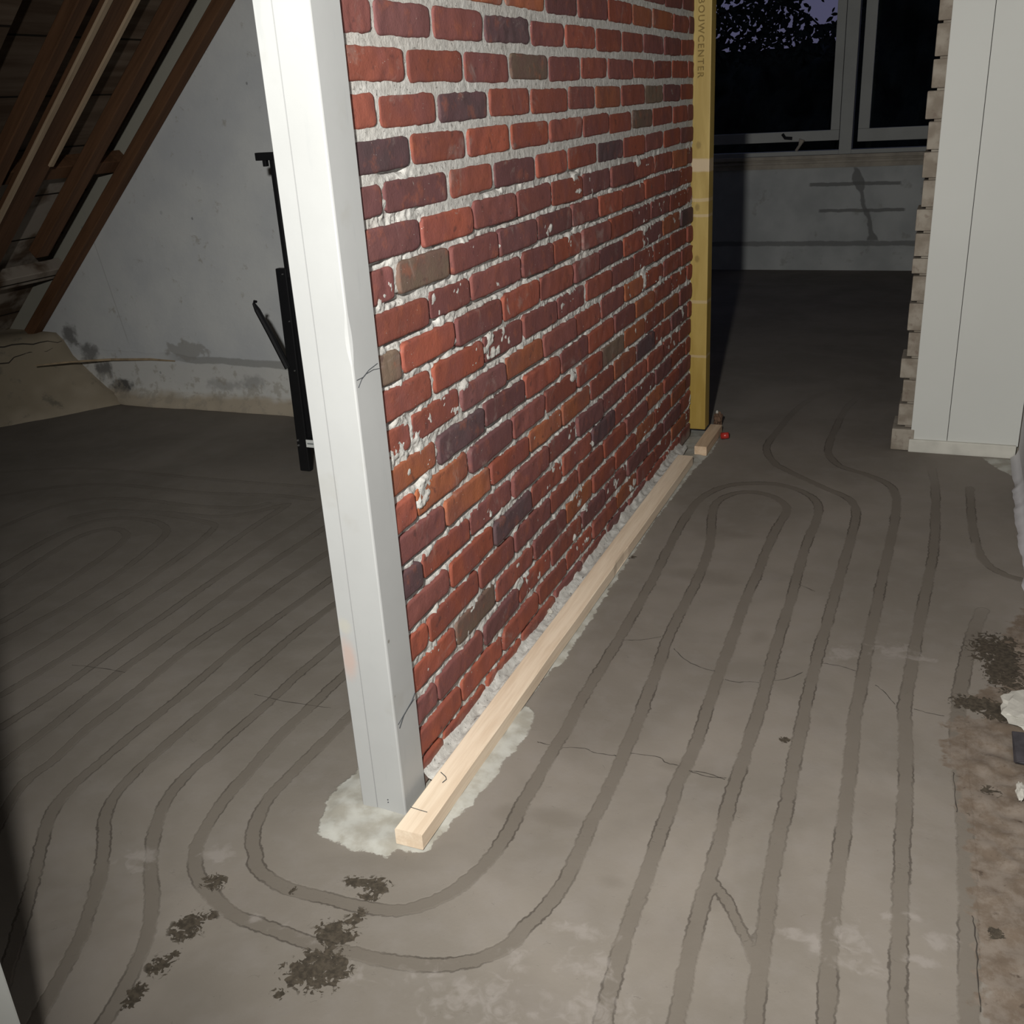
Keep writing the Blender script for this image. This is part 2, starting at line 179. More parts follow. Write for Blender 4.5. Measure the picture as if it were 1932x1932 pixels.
# ================================================================= materials of the room
def mat_floor():
    g = G('cement_floor', .9, .2)
    ch, pl, di, st, sm, cw, dp = [g.attr(k) for k in ('chan', 'plas', 'dirt', 'stain', 'smear', 'chanw', 'damp')]
    nf = g.noise(110, 4., rough=.65); nm = g.noise(14, 4.); nl = g.noise(2.2, 4., dist=.6); nxl = g.noise(5, 3., g.mapv(loc=(7,3,1)))
    jit = g.math('MULTIPLY', g.math('SUBTRACT', g.noise(75, 3.), .5), .010)
    jit2 = g.math('MULTIPLY', g.math('SUBTRACT', g.noise(16, 2.), .5), .008)
    c = g.mix(g.ss(nl, .35, .7), (.160,.142,.120), (.205,.182,.156))
    c = g.mix(g.math('MULTIPLY', g.ss(nm, .42, .72), .28), c, (.215,.196,.180))
    c = g.mix(g.math('MULTIPLY', g.ss(nxl, .5, .75), .3), c, (.150,.128,.108))
    d = g.math('ADD', ch, g.math('ADD', jit, jit2))
    dj = g.ss(g.math('ADD', dp, g.math('MULTIPLY', g.math('SUBTRACT', g.noise(9, 4.), .5), .8)), .3, .9)
    c = g.mix(g.math('MULTIPLY', dj, .5), c, (.135,.117,.096))
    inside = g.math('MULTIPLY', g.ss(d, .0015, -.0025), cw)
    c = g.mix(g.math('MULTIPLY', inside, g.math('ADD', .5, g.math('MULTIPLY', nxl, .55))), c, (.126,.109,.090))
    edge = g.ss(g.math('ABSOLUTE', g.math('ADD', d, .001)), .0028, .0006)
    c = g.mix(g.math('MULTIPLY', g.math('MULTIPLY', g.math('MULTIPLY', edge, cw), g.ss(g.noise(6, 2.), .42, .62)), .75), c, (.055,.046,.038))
    # dusty smears
    s = g.ss(g.math('ADD', sm, g.math('MULTIPLY', g.math('SUBTRACT', g.noise(38, 4., dist=.8), .5), 1.7)), .35, .9)
    c = g.mix(g.math('MULTIPLY', s, .5), c, (.27,.245,.225))
    # broken brown strip by the right wall
    dm = g.ss(g.math('ADD', di, g.math('MULTIPLY', g.math('SUBTRACT', g.noise(32, 4.), .5), .09)), .006, -.006)
    dcol = g.mix(g.ss(g.noise(20, 5., rough=.7), .38, .62), (.118,.088,.064), (.172,.142,.116))
    dcol = g.mix(g.ss(g.noise(55, 4.), .62, .75), dcol, (.06,.042,.03))
    c = g.mix(g.math('MULTIPLY', dm, .9), c, dcol)
    # pitted dark spots
    q = g.ss(g.math('ADD', st, g.math('MULTIPLY', g.math('SUBTRACT', g.noise(60, 5., dist=1.2), .5), 2.3)), .42, .50)
    c = g.mix(g.math('MULTIPLY', q, g.ss(st, .1, .4)), c, g.mix(g.ss(nf, .35, .65), (.038,.031,.023), (.070,.057,.042)))
    # pale gypsum left round the foot of the wall
    pj = g.math('MULTIPLY', g.math('SUBTRACT', g.noise(28, 5., rough=.65), .5), .034)
    p = g.ss(g.math('ADD', pl, pj), .002, -.002)
    pc = g.mix(g.ss(g.noise(20, 5.), .35, .65), (.29,.275,.235), (.40,.395,.36))
    c = g.mix(p, c, pc)
    pits = g.ss(g.vor(55), .05, .02)
    c = g.mix(g.math('MULTIPLY', pits, g.ss(g.noise(7), .62, .7)), c, (.07,.06,.05))
    h = g.math('ADD', g.math('MULTIPLY', nf, .25), g.math('ADD', g.math('MULTIPLY', p, 1.2), g.math('SUBTRACT', g.math('MULTIPLY', nm, .3), g.math('ADD', g.math('MULTIPLY', edge, .35), g.math('MULTIPLY', q, .9)))))
    g.bump(h, .35, .004)
    return g.done(c)
def mat_brick():
    g = G('red_brick', .85, .25); c0 = g.attr('tone', True)
    n = g.noise(26, 5., rough=.65); n2 = g.noise(9, 3.); nf = g.noise(220, 3.)
    c = g.mix(g.ss(n2, .35, .7), c0, g.mix(.45, c0, (.13,.055,.06)))
    c = g.mix(g.math('MULTIPLY', g.ss(n, .52, .72), .35), c, (.33,.10,.05))
    c = g.mix(g.math('MULTIPLY', g.ss(g.noise(40, 4., g.mapv(loc=(3,3,3))), .60, .72), .55), c, (.06,.03,.03))
    X, Y, Z = g.sep(g.geo)
    haze = g.math('MULTIPLY', g.ss(g.noise(7, 5., rough=.7, dist=1.), .58, .72), .38)
    c = g.mix(haze, c, (.30,.245,.22))
    c = g.mix(g.math('MULTIPLY', g.ss(g.noise(11, 6., g.mapv(loc=(9,2,4)), rough=.75, dist=1.5), .66, .72), .7), c, (.36,.335,.30))
    c = g.mix(g.math('MULTIPLY', g.ss(g.vor(85), .10, .05), g.ss(g.noise(12), .5, .6)), c, (.38,.34,.3))
    low = g.math('MULTIPLY', g.ss(g.math('ADD', Z, g.math('MULTIPLY', g.noise(18), .06)), .085, .05), .6)
    c = g.mix(low, c, (.34,.30,.26))
    g.bump(g.math('ADD', n, g.math('MULTIPLY', nf, .25)), .5, .004); return g.done(c)
def mat_mortar():
    g = G('lime_mortar', .95, .15); n = g.noise(60, 5., rough=.7); n2 = g.noise(6, 3.)
    c = g.mix(g.ss(n, .3, .7), (.37,.36,.335), (.53,.52,.49)); c = g.mix(g.math('MULTIPLY', g.ss(n2, .45, .7), .4), c, (.35,.32,.285))
    c = g.mix(g.math('MULTIPLY', g.ss(g.noise(130, 2.), .64, .70), .7), c, (.10,.09,.08))
    g.bump(n, .8, .004); return g.done(c)
def mat_paint(name='white_paint', base=(.365,.37,.365)):
    g = G(name, .55, .35); n = g.noise(3.5, 5., rough=.6); n2 = g.noise(30, 3.)
    c = g.mix(g.ss(n, .3, .7), tuple(v*.93 for v in base), base)
    c = g.mix(g.math('MULTIPLY', g.ss(g.noise(9, 4., g.mapv(loc=(2,0,5))), .62, .72), .22), c, (.28,.27,.24))
    c = g.mix(g.math('MULTIPLY', g.ss(g.vor(16), .07, .04), g.ss(n2, .5, .6)), c, (.2,.19,.17))
    return g, c, n2
def mat_post():
    g, c, n2 = mat_paint('post_paint'); c = g.mix(g.math('MULTIPLY', g.ss(g.blob((-.955,.34), (.022,.055), 'xz', .15), 1.1, .2), .55), c, (.46,.30,.24))
    c = g.mix(g.math('MULTIPLY', g.ss(g.blob((-.955,.41), (.018,.02), 'xz', .2), 1.1, .3), .5), c, (.42,.40,.33))
    c = g.mix(g.math('MULTIPLY', g.ss(g.noise(14, 4., g.mapv((3,3,.5))), .62, .74), .35), c, (.30,.31,.31))
    g.bump(n2, .12, .002); return g.done(c)
def mat_gable():
    g = G('gable_plaster', .9, .2); X, Y, Z = g.sep(g.geo)
    n = g.noise(3, 5.); n2 = g.noise(16, 5., rough=.65)
    c = g.mix(g.ss(n, .3, .7), (.50,.515,.53), (.59,.60,.595))
    # bare render close under the roof
    line = g.math('SUBTRACT', g.math('SUBTRACT', Z, .413), g.math('MULTIPLY', g.math('ADD', X, 4.104), .94))
    c = g.mix(g.math('MULTIPLY', g.ss(g.math('ADD', line, g.math('MULTIPLY', g.math('SUBTRACT', g.noise(7, 4.), .5), .22)), .045, .06), .85), c, (.27,.255,.20))
    # warm lower strip
    zz = g.math('ADD', Z, g.math('MULTIPLY', g.math('SUBTRACT', g.noise(9, 3.), .5), .06))
    c = g.mix(g.math('MULTIPLY', g.ss(zz, .25, .20), .5), c, (.60,.58,.53))
    c = g.mix(g.ss(zz, .085, .04), c, (.40,.345,.27))
    # filled horizontal crack
    zc = g.math('ADD', .236, g.math('MULTIPLY', g.math('SUBTRACT', g.noise(5, 4.), .5), .05))
    xm = g.ss(X, -3.5, -3.25)
    band = g.ss(g.math('ABSOLUTE', g.math('SUBTRACT', Z, zc)), .021, .013)
    c = g.mix(g.math('MULTIPLY', band, g.math('MULTIPLY', xm, .85)), c, (.30,.30,.29))
    c = g.mix(g.math('MULTIPLY', g.ss(g.blob((-3.29,.275), (.13,.045), 'xz', .4, 22.), 1.05, .8), .7), c, (.30,.29,.27))
    for cx_, cz_, rx_, rz_, k in ((-4.0,.325,.05,.06,.75), (-3.9,.245,.07,.055,.7), (-3.83,.165,.07,.05,.8), (-3.73,.085,.09,.035,.95), (-3.1,.12,.1,.03,.35), (-2.93,.14,.07,.035,.4)):
        c = g.mix(g.math('MULTIPLY', g.ss(g.blob((cx_,cz_), (rx_,rz_), 'xz', .45, 30.), 1.25, .35), k), c, (.085,.08,.075))
    c = g.mix(g.math('MULTIPLY', g.ss(g.math('ADD', n2, g.math('MULTIPLY', g.ss(Z, .3, .05), .12)), .62, .72), .5), c, (.30,.27,.22))
    v = g.vor(9.5, g.mapv((1,1,.8))); c = g.mix(g.math('MULTIPLY', g.ss(v, .085, .06), g.math('MULTIPLY', g.ss(g.noise(2.3), .5, .56), .75)), c, (.20,.205,.21))
    # a long thin scratch
    sc = g.ss(g.math('ABSOLUTE', g.math('ADD', g.math('SUBTRACT', X, -3.74), g.math('MULTIPLY', g.math('SUBTRACT', Z, .9), .18))), .004, .0015)
    c = g.mix(g.math('MULTIPLY', sc, g.math('MULTIPLY', g.ss(Z, .28, .34), .4)), c, (.28,.27,.26))
    g.bump(g.math('ADD', n2, g.math('MULTIPLY', band, -.6)), .3, .006); return g.done(c)
def mat_knee():
    g = G('knee_render', .95, .15); n = g.noise(8, 5., rough=.65); n2 = g.noise(3, 3.)
    c = g.mix(g.ss(n2, .35, .7), (.26,.22,.16), (.36,.31,.24)); c = g.mix(g.math('MULTIPLY', g.ss(n, .58, .72), .7), c, (.12,.11,.09))
    g.bump(n, .4, .01); return g.done(c)
def mat_back():
    g = G('back_plaster', .9, .2); X, Y, Z = g.sep(g.geo); n = g.noise(4, 5.)
    c = g.mix(g.ss(n, .3, .7), (.36,.37,.365), (.46,.47,.46))
    jz = g.math('MULTIPLY', g.math('SUBTRACT', g.noise(14, 3.), .5), .02)
    def bar(cz, x0, x1, h=.011, k=.8):
        nonlocal c
        m = g.ss(g.math('ABSOLUTE', g.math('SUBTRACT', g.math('ADD', Z, jz), cz)), h, h*.6)
        m = g.math('MULTIPLY', m, g.math('MULTIPLY', g.ss(X, x0, x0+.02), g.ss(X, x1, x1-.02)))
        c = g.mix(g.math('MULTIPLY', m, k), c, (.15,.15,.145))
    bar(.605, -.98, -.34, .015); bar(.422, -.905, -.30, .014); bar(.19, -3, .6, .022, .7)
    # slanting filled crack
    xl = g.math('ADD', g.math('ADD', -.575, g.math('MULTIPLY', g.math('SUBTRACT', .43, Z), .32)), g.math('MULTIPLY', g.math('SUBTRACT', g.noise(11, 4.), .5), .07))
    wd = g.math('ADD', .014, g.math('MULTIPLY', g.ss(g.math('ABSOLUTE', g.math('SUBTRACT', Z, .63)), .09, .0), .035))
    wd = g.math('ADD', wd, g.math('MULTIPLY', g.ss(Z, .28, .2), .025))
    m = g.ss(g.math('SUBTRACT', g.math('ABSOLUTE', g.math('SUBTRACT', X, xl)), wd), .006, -.006)
    m = g.math('MULTIPLY', m, g.math('MULTIPLY', g.ss(Z, .20, .22), g.ss(Z, .735, .70)))
    c = g.mix(g.math('MULTIPLY', m, .8), c, (.15,.15,.145))
    c = g.mix(g.math('MULTIPLY', g.ss(g.noise(9, 4.), .62, .72), .4), c, (.22,.21,.18))
    c = g.mix(g.math('MULTIPLY', g.ss(Z, .74, .78), .5), c, (.30,.27,.22))
    g.bump(n, .3, .005); return g.done(c)
def mat_far_brick():
    g = G('limewashed_brick', .95, .15); X, Y, Z = g.sep(g.geo); n = g.noise(18, 5.)
    c = g.mix(g.ss(n, .35, .65), (.21,.18,.145), (.31,.28,.235)); c = g.mix(g.math('MULTIPLY', g.ss(g.noise(40), .6, .7), .5), c, (.16,.12,.1))
    g.bump(n, .5, .004); return g.done(c)
M = dict(floor=mat_floor(), brick=mat_brick(), mortar=mat_mortar(), post=mat_post(), gable=mat_gable(), knee=mat_knee(), back=mat_back(), farb=mat_far_brick(),
    white=plain('white_lacquer', (.54,.55,.52), .6, .02, 2.), wall=plain('grey_wall_paint', (.62,.62,.64), .8, .04, 3.), ceil=plain('ceiling_white', (.5,.5,.48), .9),
    rafter=wood('old_rafter_wood', (.078,.037,.018), (.138,.068,.034), 'x', 16., pitch=.7545, knots=False), pale=wood('pale_lath', (.36,.26,.17), (.46,.35,.24), 'x', 30., knots=False, pitch=.7545),
    boards=None, pine=wood('planed_pine', (.62,.49,.36), (.74,.62,.48), 'y', 34.), block=wood('pine_block', (.50,.36,.24), (.62,.47,.33), 'y', 40., knots=False),
    yellow=None, black=plain('black_powder_coat', (.008,.008,.009), .45, .1, 20., .4), steel=plain('zinc_screw', (.55,.55,.55), .35, .05, 20., .5, .9),
    label=plain('white_sticker', (.75,.77,.75), .5, .02), grey_print=plain('grey_print', (.25,.27,.27), .6, .02), red=plain('red_plastic', (.38,.03,.022), .35, .05, 20., .5),
    sash=plain('grey_white_sash', (.33,.335,.32), .6, .05, 6.), sill=plain('old_sill', (.36,.32,.265), .8, .15, 9.), dark=plain('dark_rebate', (.01,.01,.01), .9),
    leaf=plain('dark_leaf', (.012,.018,.010), .8, .3, 9.), bark=plain('dark_bark', (.015,.012,.010), .9), ink=plain('pencil_ink', (.05,.055,.06), .8),
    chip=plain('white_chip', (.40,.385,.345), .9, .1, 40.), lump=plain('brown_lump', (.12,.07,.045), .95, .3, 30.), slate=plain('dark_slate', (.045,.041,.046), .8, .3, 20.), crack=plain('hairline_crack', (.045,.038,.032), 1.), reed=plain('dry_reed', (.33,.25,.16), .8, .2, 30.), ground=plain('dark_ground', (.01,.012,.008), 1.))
def mat_boards():
    g = G('roof_boards', .9, .15); X, Y, Z = g.sep(g.geo)
    v = g.mapv((1,.08,1)); n = g.noise(20, 5., v); c = g.mix(g.ss(n, .35, .7), (.085,.055,.036), (.15,.11,.08))
    c = g.mix(g.math('MULTIPLY', g.ss(g.noise(5, 4.), .45, .62), g.ss(Z, 1.35, 1.05)), c, (.30,.26,.22))
    s = g.math('FRACT', g.math('MULTIPLY', g.math('ADD', Z, 1.), 5.2)); c = g.mix(g.ss(g.math('ABSOLUTE', g.math('SUBTRACT', s, .5)), .022, .012), c, (.02,.015,.01))
    g.bump(n, .3, .003); return g.done(c)
M['boards'] = mat_boards()
def mat_yellow():
    g = G('yellow_treated_timber', .5, .4); X, Y, Z = g.sep(g.geo)
    v = g.mapv((1,1,.12)); n = g.noise(26, 5., v, dist=.5); c = g.mix(g.ss(n, .3, .7), (.30,.205,.045), (.40,.29,.085))
    for z0, h, k in ((1.035,.026,.8), (.915,.007,.45), (.86,.006,.5), (.545,.007,.5), (.335,.006,.6)):
        c = g.mix(g.math('MULTIPLY', g.ss(g.math('ABSOLUTE', g.math('SUBTRACT', g.math('ADD', Z, g.math('MULTIPLY', n, .008)), z0)), h, h*.7), k), c, (.48,.38,.26))
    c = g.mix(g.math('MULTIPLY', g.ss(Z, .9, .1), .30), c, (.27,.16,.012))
    for z0, x0 in ((1.10,-.86), (.885,-.862), (.70,-.86)):
        c = g.mix(g.math('MULTIPLY', g.ss(g.blob((x0,z0), (.011,.016), 'xz', .1), 1.1, .4), .55), c, (.13,.08,.012))
    g.bump(n, .15, .001); return g.done(c)
M['yellow'] = mat_yellow()
# ================================================================= floor
def segdist(px, py, pts):
    d = np.full(px.shape, 9.)
    for (ax, ay), (bx, by) in zip(pts, pts[1:]):
        vx, vy = bx-ax, by-ay; l = vx*vx+vy*vy+1e-12
        t = np.clip(((px-ax)*vx+(py-ay)*vy)/l, 0, 1); d = np.minimum(d, np.hypot(px-ax-t*vx, py-ay-t*vy))
    return d
def polysd(px, py, poly):
    d = segdist(px, py, list(poly)+[poly[0]]); ins = np.zeros(px.shape, bool)
    for (ax, ay), (bx, by) in zip(poly, list(poly[1:])+[poly[0]]):
        c = ((ay > py) != (by > py)) & (px < (bx-ax)*(py-ay)/((by-ay) or 1e-9)+ax); ins ^= c
    return np.where(ins, -d, d)
def smoothline(pts, k=2):
    for _ in range(k):
        q = [pts[0]]
        for a, b in zip(pts, pts[1:]): q += [(a[0]*.75+b[0]*.25, a[1]*.75+b[1]*.25), (a[0]*.25+b[0]*.75, a[1]*.25+b[1]*.75)]
        pts = q+[pts[-1]]
    return pts
xs = np.concatenate([np.arange(-5.6, -4.2, .2), np.arange(-4.2, -1.9, .014), np.arange(-1.9, .36, .009), np.array([.5, .8, 1.2])])
ys = np.concatenate([np.arange(-1.6, .6, .2), np.arange(.6, 2.6, .009), np.arange(2.6, 4.7, .014), np.arange(4.8, 8.1, .2)])
FX, FY = np.meshgrid(xs, ys)
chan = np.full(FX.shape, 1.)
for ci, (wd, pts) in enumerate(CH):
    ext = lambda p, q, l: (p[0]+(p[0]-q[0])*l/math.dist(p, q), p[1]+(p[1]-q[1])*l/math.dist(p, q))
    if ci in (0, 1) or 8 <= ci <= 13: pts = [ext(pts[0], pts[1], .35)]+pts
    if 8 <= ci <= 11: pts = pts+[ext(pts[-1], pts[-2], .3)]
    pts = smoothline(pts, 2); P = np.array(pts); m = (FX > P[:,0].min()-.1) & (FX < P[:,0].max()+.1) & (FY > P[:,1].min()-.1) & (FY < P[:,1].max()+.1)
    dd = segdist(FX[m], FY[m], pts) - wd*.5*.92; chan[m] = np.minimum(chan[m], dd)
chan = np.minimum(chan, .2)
chanw = np.clip((4.55-FY)/.8, 0, 1)*np.clip(1-.45*np.clip((-1.5-FX)/.6, 0, 1)-.2*np.clip((FY-2.2)/.5, 0, 1)*(FX < -1), .3, 1)
chanw = chanw*np.where(FX > -.08, np.clip((3.66-FY)/.35, 0, 1), 1)*np.where((FX > .1) & (FY < 3), np.clip((2.62-FY)/.2, 0, 1)+(FX > .16)*(FY > 2.7), 1)
plas = polysd(FX, FY, PLAS); dirt = polysd(FX, FY, DIRT)
def blobs(L_):
    r = np.zeros(FX.shape)
    for x, y, a, b, k in L_: r = np.maximum(r, k*(1-np.hypot((FX-x)/max(a, .012), (FY-y)/max(b, .012))**1.3*.55))
    return np.clip(r, 0, 2)
stain, smear = blobs(STAIN), blobs(SMEAR)
damp = blobs(DAMP)
plas = np.minimum(plas, polysd(FX, FY, PLAS2)+.004)
sm01 = lambda t: np.clip(t, 0, 1)**2*(3-2*np.clip(t, 0, 1))
FZ = sm01(-plas/.03)*.006*(.4+fbm(FX*25, FY*25)) + sm01(-(dirt)/.05)*(fbm(FX*30, FY*30, 0, 5)-.5)*.02
FZ = np.where(FY > 4.7, 0, FZ)
FZ -= .002
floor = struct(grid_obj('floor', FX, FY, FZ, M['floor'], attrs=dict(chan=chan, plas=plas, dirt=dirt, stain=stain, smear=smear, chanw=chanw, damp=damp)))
# hairline cracks between the floor slabs: one ribbon mesh, a part of the floor
V, F = [], []
for pts in CRK:
    q = smoothline(pts, 2)
    q2 = []
    for (ax, ay), (bx, by) in zip(q, q[1:]):
        n_ = max(1, int(math.hypot(bx-ax, by-ay)/.012))
        q2 += [(ax+(bx-ax)*i/n_, ay+(by-ay)*i/n_) for i in range(n_)]
    q2.append(q[-1]); b0 = len(V)
    for i, (x, y) in enumerate(q2):
        a = q2[max(i-1, 0)]; b = q2[min(i+1, len(q2)-1)]; tx, ty = b[0]-a[0], b[1]-a[1]; l = math.hypot(tx, ty) or 1
        x += rnd(-.0012,.0012); y += rnd(-.0012,.0012); h = rnd(.0004,.0013)
        V += [(x-ty/l*h, y+tx/l*h, 0), (x+ty/l*h, y-tx/l*h, 0)]
    F += [(b0+2*i, b0+2*i+1, b0+2*i+3, b0+2*i+2) for i in range(len(q2)-1)]
ck = mesh_obj('floor_crack', [(x, y, -.0014) for x, y, z in V], F, M['crack'], floor); ck['kind'] = 'stuff'
# ================================================================= brick wall
PITCH, CL = .0692, .228
Y0, Y1, XF, ZT = 1.447, 3.775, -.88, 2.38
bricks = []
for k in range(35):
    z0 = k*PITCH; j0 = 1.543 if k % 2 == 0 else 1.648
    rr = random.Random(k*13+1)
    js = [j0+CL*i+rr.uniform(-.012,.012) for i in range(-1, 11)]
    if k % 9 == 4: js = [a+rr.uniform(-.03,.03) for a in js]
    dz = rr.uniform(-.0025,.0025)
    gapz = .0178 if z0 > 1.05 else .0150
    for a, b in zip(js, js[1:]):
        lj = (.0042,.0072) if z0 > 1.05 else (.0015,.0055)
        a2, b2 = max(a+rr.uniform(*lj), Y0), min(b-rr.uniform(*lj), Y1)
        if b2-a2 < .02: continue
        h = PITCH-gapz+rr.uniform(-.002,.0035)
        zc = z0+PITCH/2+dz+rr.uniform(-.002,.002)
        pr = rr.uniform(.0005,.0025) if z0 > 1.05 else rr.uniform(-.001,.005)
        bricks.append((a2, b2, zc-h/2, zc+h/2, pr, rr.uniform(-.006,.006), rr.random(), rr.random(), k))
TON = [(.265,.062,.036)]*6+[(.225,.058,.038)]*6+[(.185,.056,.046)]*5+[(.145,.052,.048)]*3+[(.150,.092,.064)]*1+[(.085,.045,.047)]*1+[(.30,.085,.038)]*2
NU, NW = 22, 10
V, F, CO = [], [], []
e_ = [0, .003, .008, .018]; u = np.array([x/.22 for x in e_]+list(np.linspace(.14, .86, NU-8))+[1-x/.22 for x in e_[::-1]]); v = np.array([0, .035, .10]+list(np.linspace(.24, .76, NW-6))+[.90, .965, 1]); U, W_ = np.meshgrid(u, v)
for (a, b, c, d, pr, tilt, r1, r2, k) in bricks:
    YY = a+(b-a)*U; ZZ = c+(d-c)*W_
    ed = np.minimum(np.minimum(U, 1-U)*(b-a), np.minimum(W_, 1-W_)*(d-c))
    rough = 1. if r2 > .45 else .35
    n1 = fbm(YY*45, ZZ*45, k*3.1+r1*50, 3, 4)-.5; n2 = fbm(YY*14, ZZ*14, r1*90, 8)-.5
    XX = XF+pr+n1*.0062*rough+n2*.004-np.clip((.0032-ed)/.0032, 0, 1)**2*.003
    # ragged outline
    e1 = (fbm(ZZ*60+a*9, YY*60, r1*31, 11)-.5)*.006; e2 = (fbm(YY*50+c*7, ZZ*10, r1*17, 12)-.5)*.006
    # corner rounding
    cy = np.minimum(U, 1-U)*(b-a); cz = np.minimum(W_, 1-W_)*(d-c)
    sh = np.clip(1-cy/.010, 0, 1)*np.clip(1-cz/.010, 0, 1)*.0045
    sy = np.where(U < .5, 1, -1); sz = np.where(W_ < .5, 1, -1)
    edgeU = (np.minimum(U, 1-U) < .01); edgeW = (np.minimum(W_, 1-W_) < .01)
    YY = YY+np.where(edgeU, e1, 0)+sh*sy; ZZ = ZZ+np.where(edgeW, e2, 0)+sh*sz+tilt*(U-.5)*.6
    b0 = len(V); P = np.stack([XX, YY, ZZ], -1).reshape(-1, 3)
    V += [tuple(p) for p in P]
    F += [(b0+i*NU+j, b0+i*NU+j+1, b0+(i+1)*NU+j+1, b0+(i+1)*NU+j) for i in range(NW-1) for j in range(NU-1)]
    # returns into the wall
    ring = [i for i in range(NU)]+[i*NU+NU-1 for i in range(1, NW)]+[(NW-1)*NU+i for i in range(NU-2, -1, -1)]+[i*NU for i in range(NW-2, 0, -1)]
    b1 = len(V); V += [(XF-.03, P[i][1], P[i][2]) for i in ring]; m_ = len(ring)
    F += [(b0+ring[i], b1+i, b1+(i+1)%m_, b0+ring[(i+1)%m_]) for i in range(m_)]
    t = TON[int(r1*len(TON)) % len(TON)]; q = .82+.36*r2; t = (t[0]*q*.93, t[1]*q*1.08, t[2]*q*1.1)
    CO += [t]*(len(P)+m_)
wallb = box('wall_brick', (-1.0, XF-.012, Y0, Y1, 0, ZT), M['mortar']); struct(wallb)
me = bpy.data.meshes.new('brick_courses'); me.from_pydata(V, [], F); me.update()
at = me.color_attributes.new('tone', 'FLOAT_COLOR', 'POINT'); at.data.foreach_set('color', np.array([(*c, 1) for c in CO], np.float32).ravel())
me.polygons.foreach_set('use_smooth', [True]*len(me.polygons)); me.materials.append(M['brick'])
bo = bpy.data.objects.new('brick_courses', me); COL.objects.link(bo); bo.parent = wallb; bo['kind'] = 'stuff'
# mortar joints: a finely bumped face between the bricks
gy = np.arange(Y0, Y1+.002, .0038); gz = np.arange(0.0, ZT, .0034); GY, GZ = np.meshgrid(gy, gz)
fine = fbm(GY*130, GZ*130, 0, 21, 3)-.5; mid = fbm(GY*38, GZ*38, 0, 22, 3)-.5; big = fbm(GY*5, GZ*5, 0, 23, 3)
lowm = sm01((1.16+(big-.5)*.25-GZ)/.06)        # pointed smooth above, crumbly below
rec = -.0016-lowm*.0022
ph = (GZ/PITCH) % 1.0                            # 0 / 1 at the bed joint
gap = sm01((ph-.02)/.03)*0
under = np.exp(-((ph-.93)/.05)**2)               # just beneath ... the top of each joint, under the brick above
hole = sm01((fbm(GY*9, np.floor(GZ/PITCH+.5)*7.3, 0, 31, 2)-.53)/.08)
GXh = XF+rec+mid*(.0015+lowm*.010)+fine*(.0012+lowm*.0055)
top_of_joint = np.exp(-((((GZ/PITCH)+.5) % 1.0 - .60)/.055)**2)
GXh -= lowm*top_of_joint*hole*.028
smr = sm01((fbm(GY*7, GZ*10, 0, 47, 4)-.735)/.04)*lowm
GXh += smr*.006
GXh = np.minimum(GXh, XF+.0015+.004*smr+lowm*.0025)
mo = grid_obj('mortar_joints', GXh, GY, GZ, M['mortar'], wallb, smooth=True, flip=True); mo['kind'] = 'stuff'
# rough bed of mortar between the lowest course and the batten
by = np.arange(1.448, 3.6, .008); bx = np.linspace(-.884, -.846, 8); BX, BY = np.meshgrid(bx, by)
BZ = .030+(fbm(BX*60, BY*30, 0, 51)-.5)*.022+sm01((BX*-1-.862)/.02)*.018*(fbm(BY*9, BX*3, 0, 52)+.3)
BZ = np.maximum(BZ, .004); BZ[:, -1] -= .012
gb = grid_obj('mortar_bed', BX, BY, BZ, M['mortar'], wallb)
# ================================================================= other walls, ceiling, roof
struct(box('wall_gable', (-5.4, -.9, 3.72, 3.86, -.01, 3.2), M['gable']))
n_ = np.array([-.6849, 0, .7286]); sdir = np.array([.7286, 0, .6849]); B0 = np.array([-4.104, 0, .413])
def rp3(s, y, d): p = B0+sdir*s+n_*d; return (float(p[0]), y, float(p[2]))
def sloped(name, s0, s1, y0, y1, d0, d1, mat, parent=None, bev=.003):
    bm = bmesh.new(); vs = [bm.verts.new(rp3(s, y, d)) for s in (s0, s1) for y in (y0, y1) for d in (d0, d1)]
    for f in ((0,1,3,2), (4,6,7,5), (0,4,5,1), (2,3,7,6), (0,2,6,4), (1,5,7,3)): bm.faces.new([vs[i] for i in f])
    if bev: bmesh.ops.bevel(bm, geom=bm.edges[:], offset=bev, segments=1, affect='EDGES')
    return bm_obj(name, bm, mat, parent)
struct(sloped('ceiling_slope', -.5, 2.84, -1.6, 3.74, .16, .2, M['boards'], bev=0))
struct(box('ceiling', (-2.1, 1.4, -1.6, 8.0, 2.38, 2.44), M['ceil']))
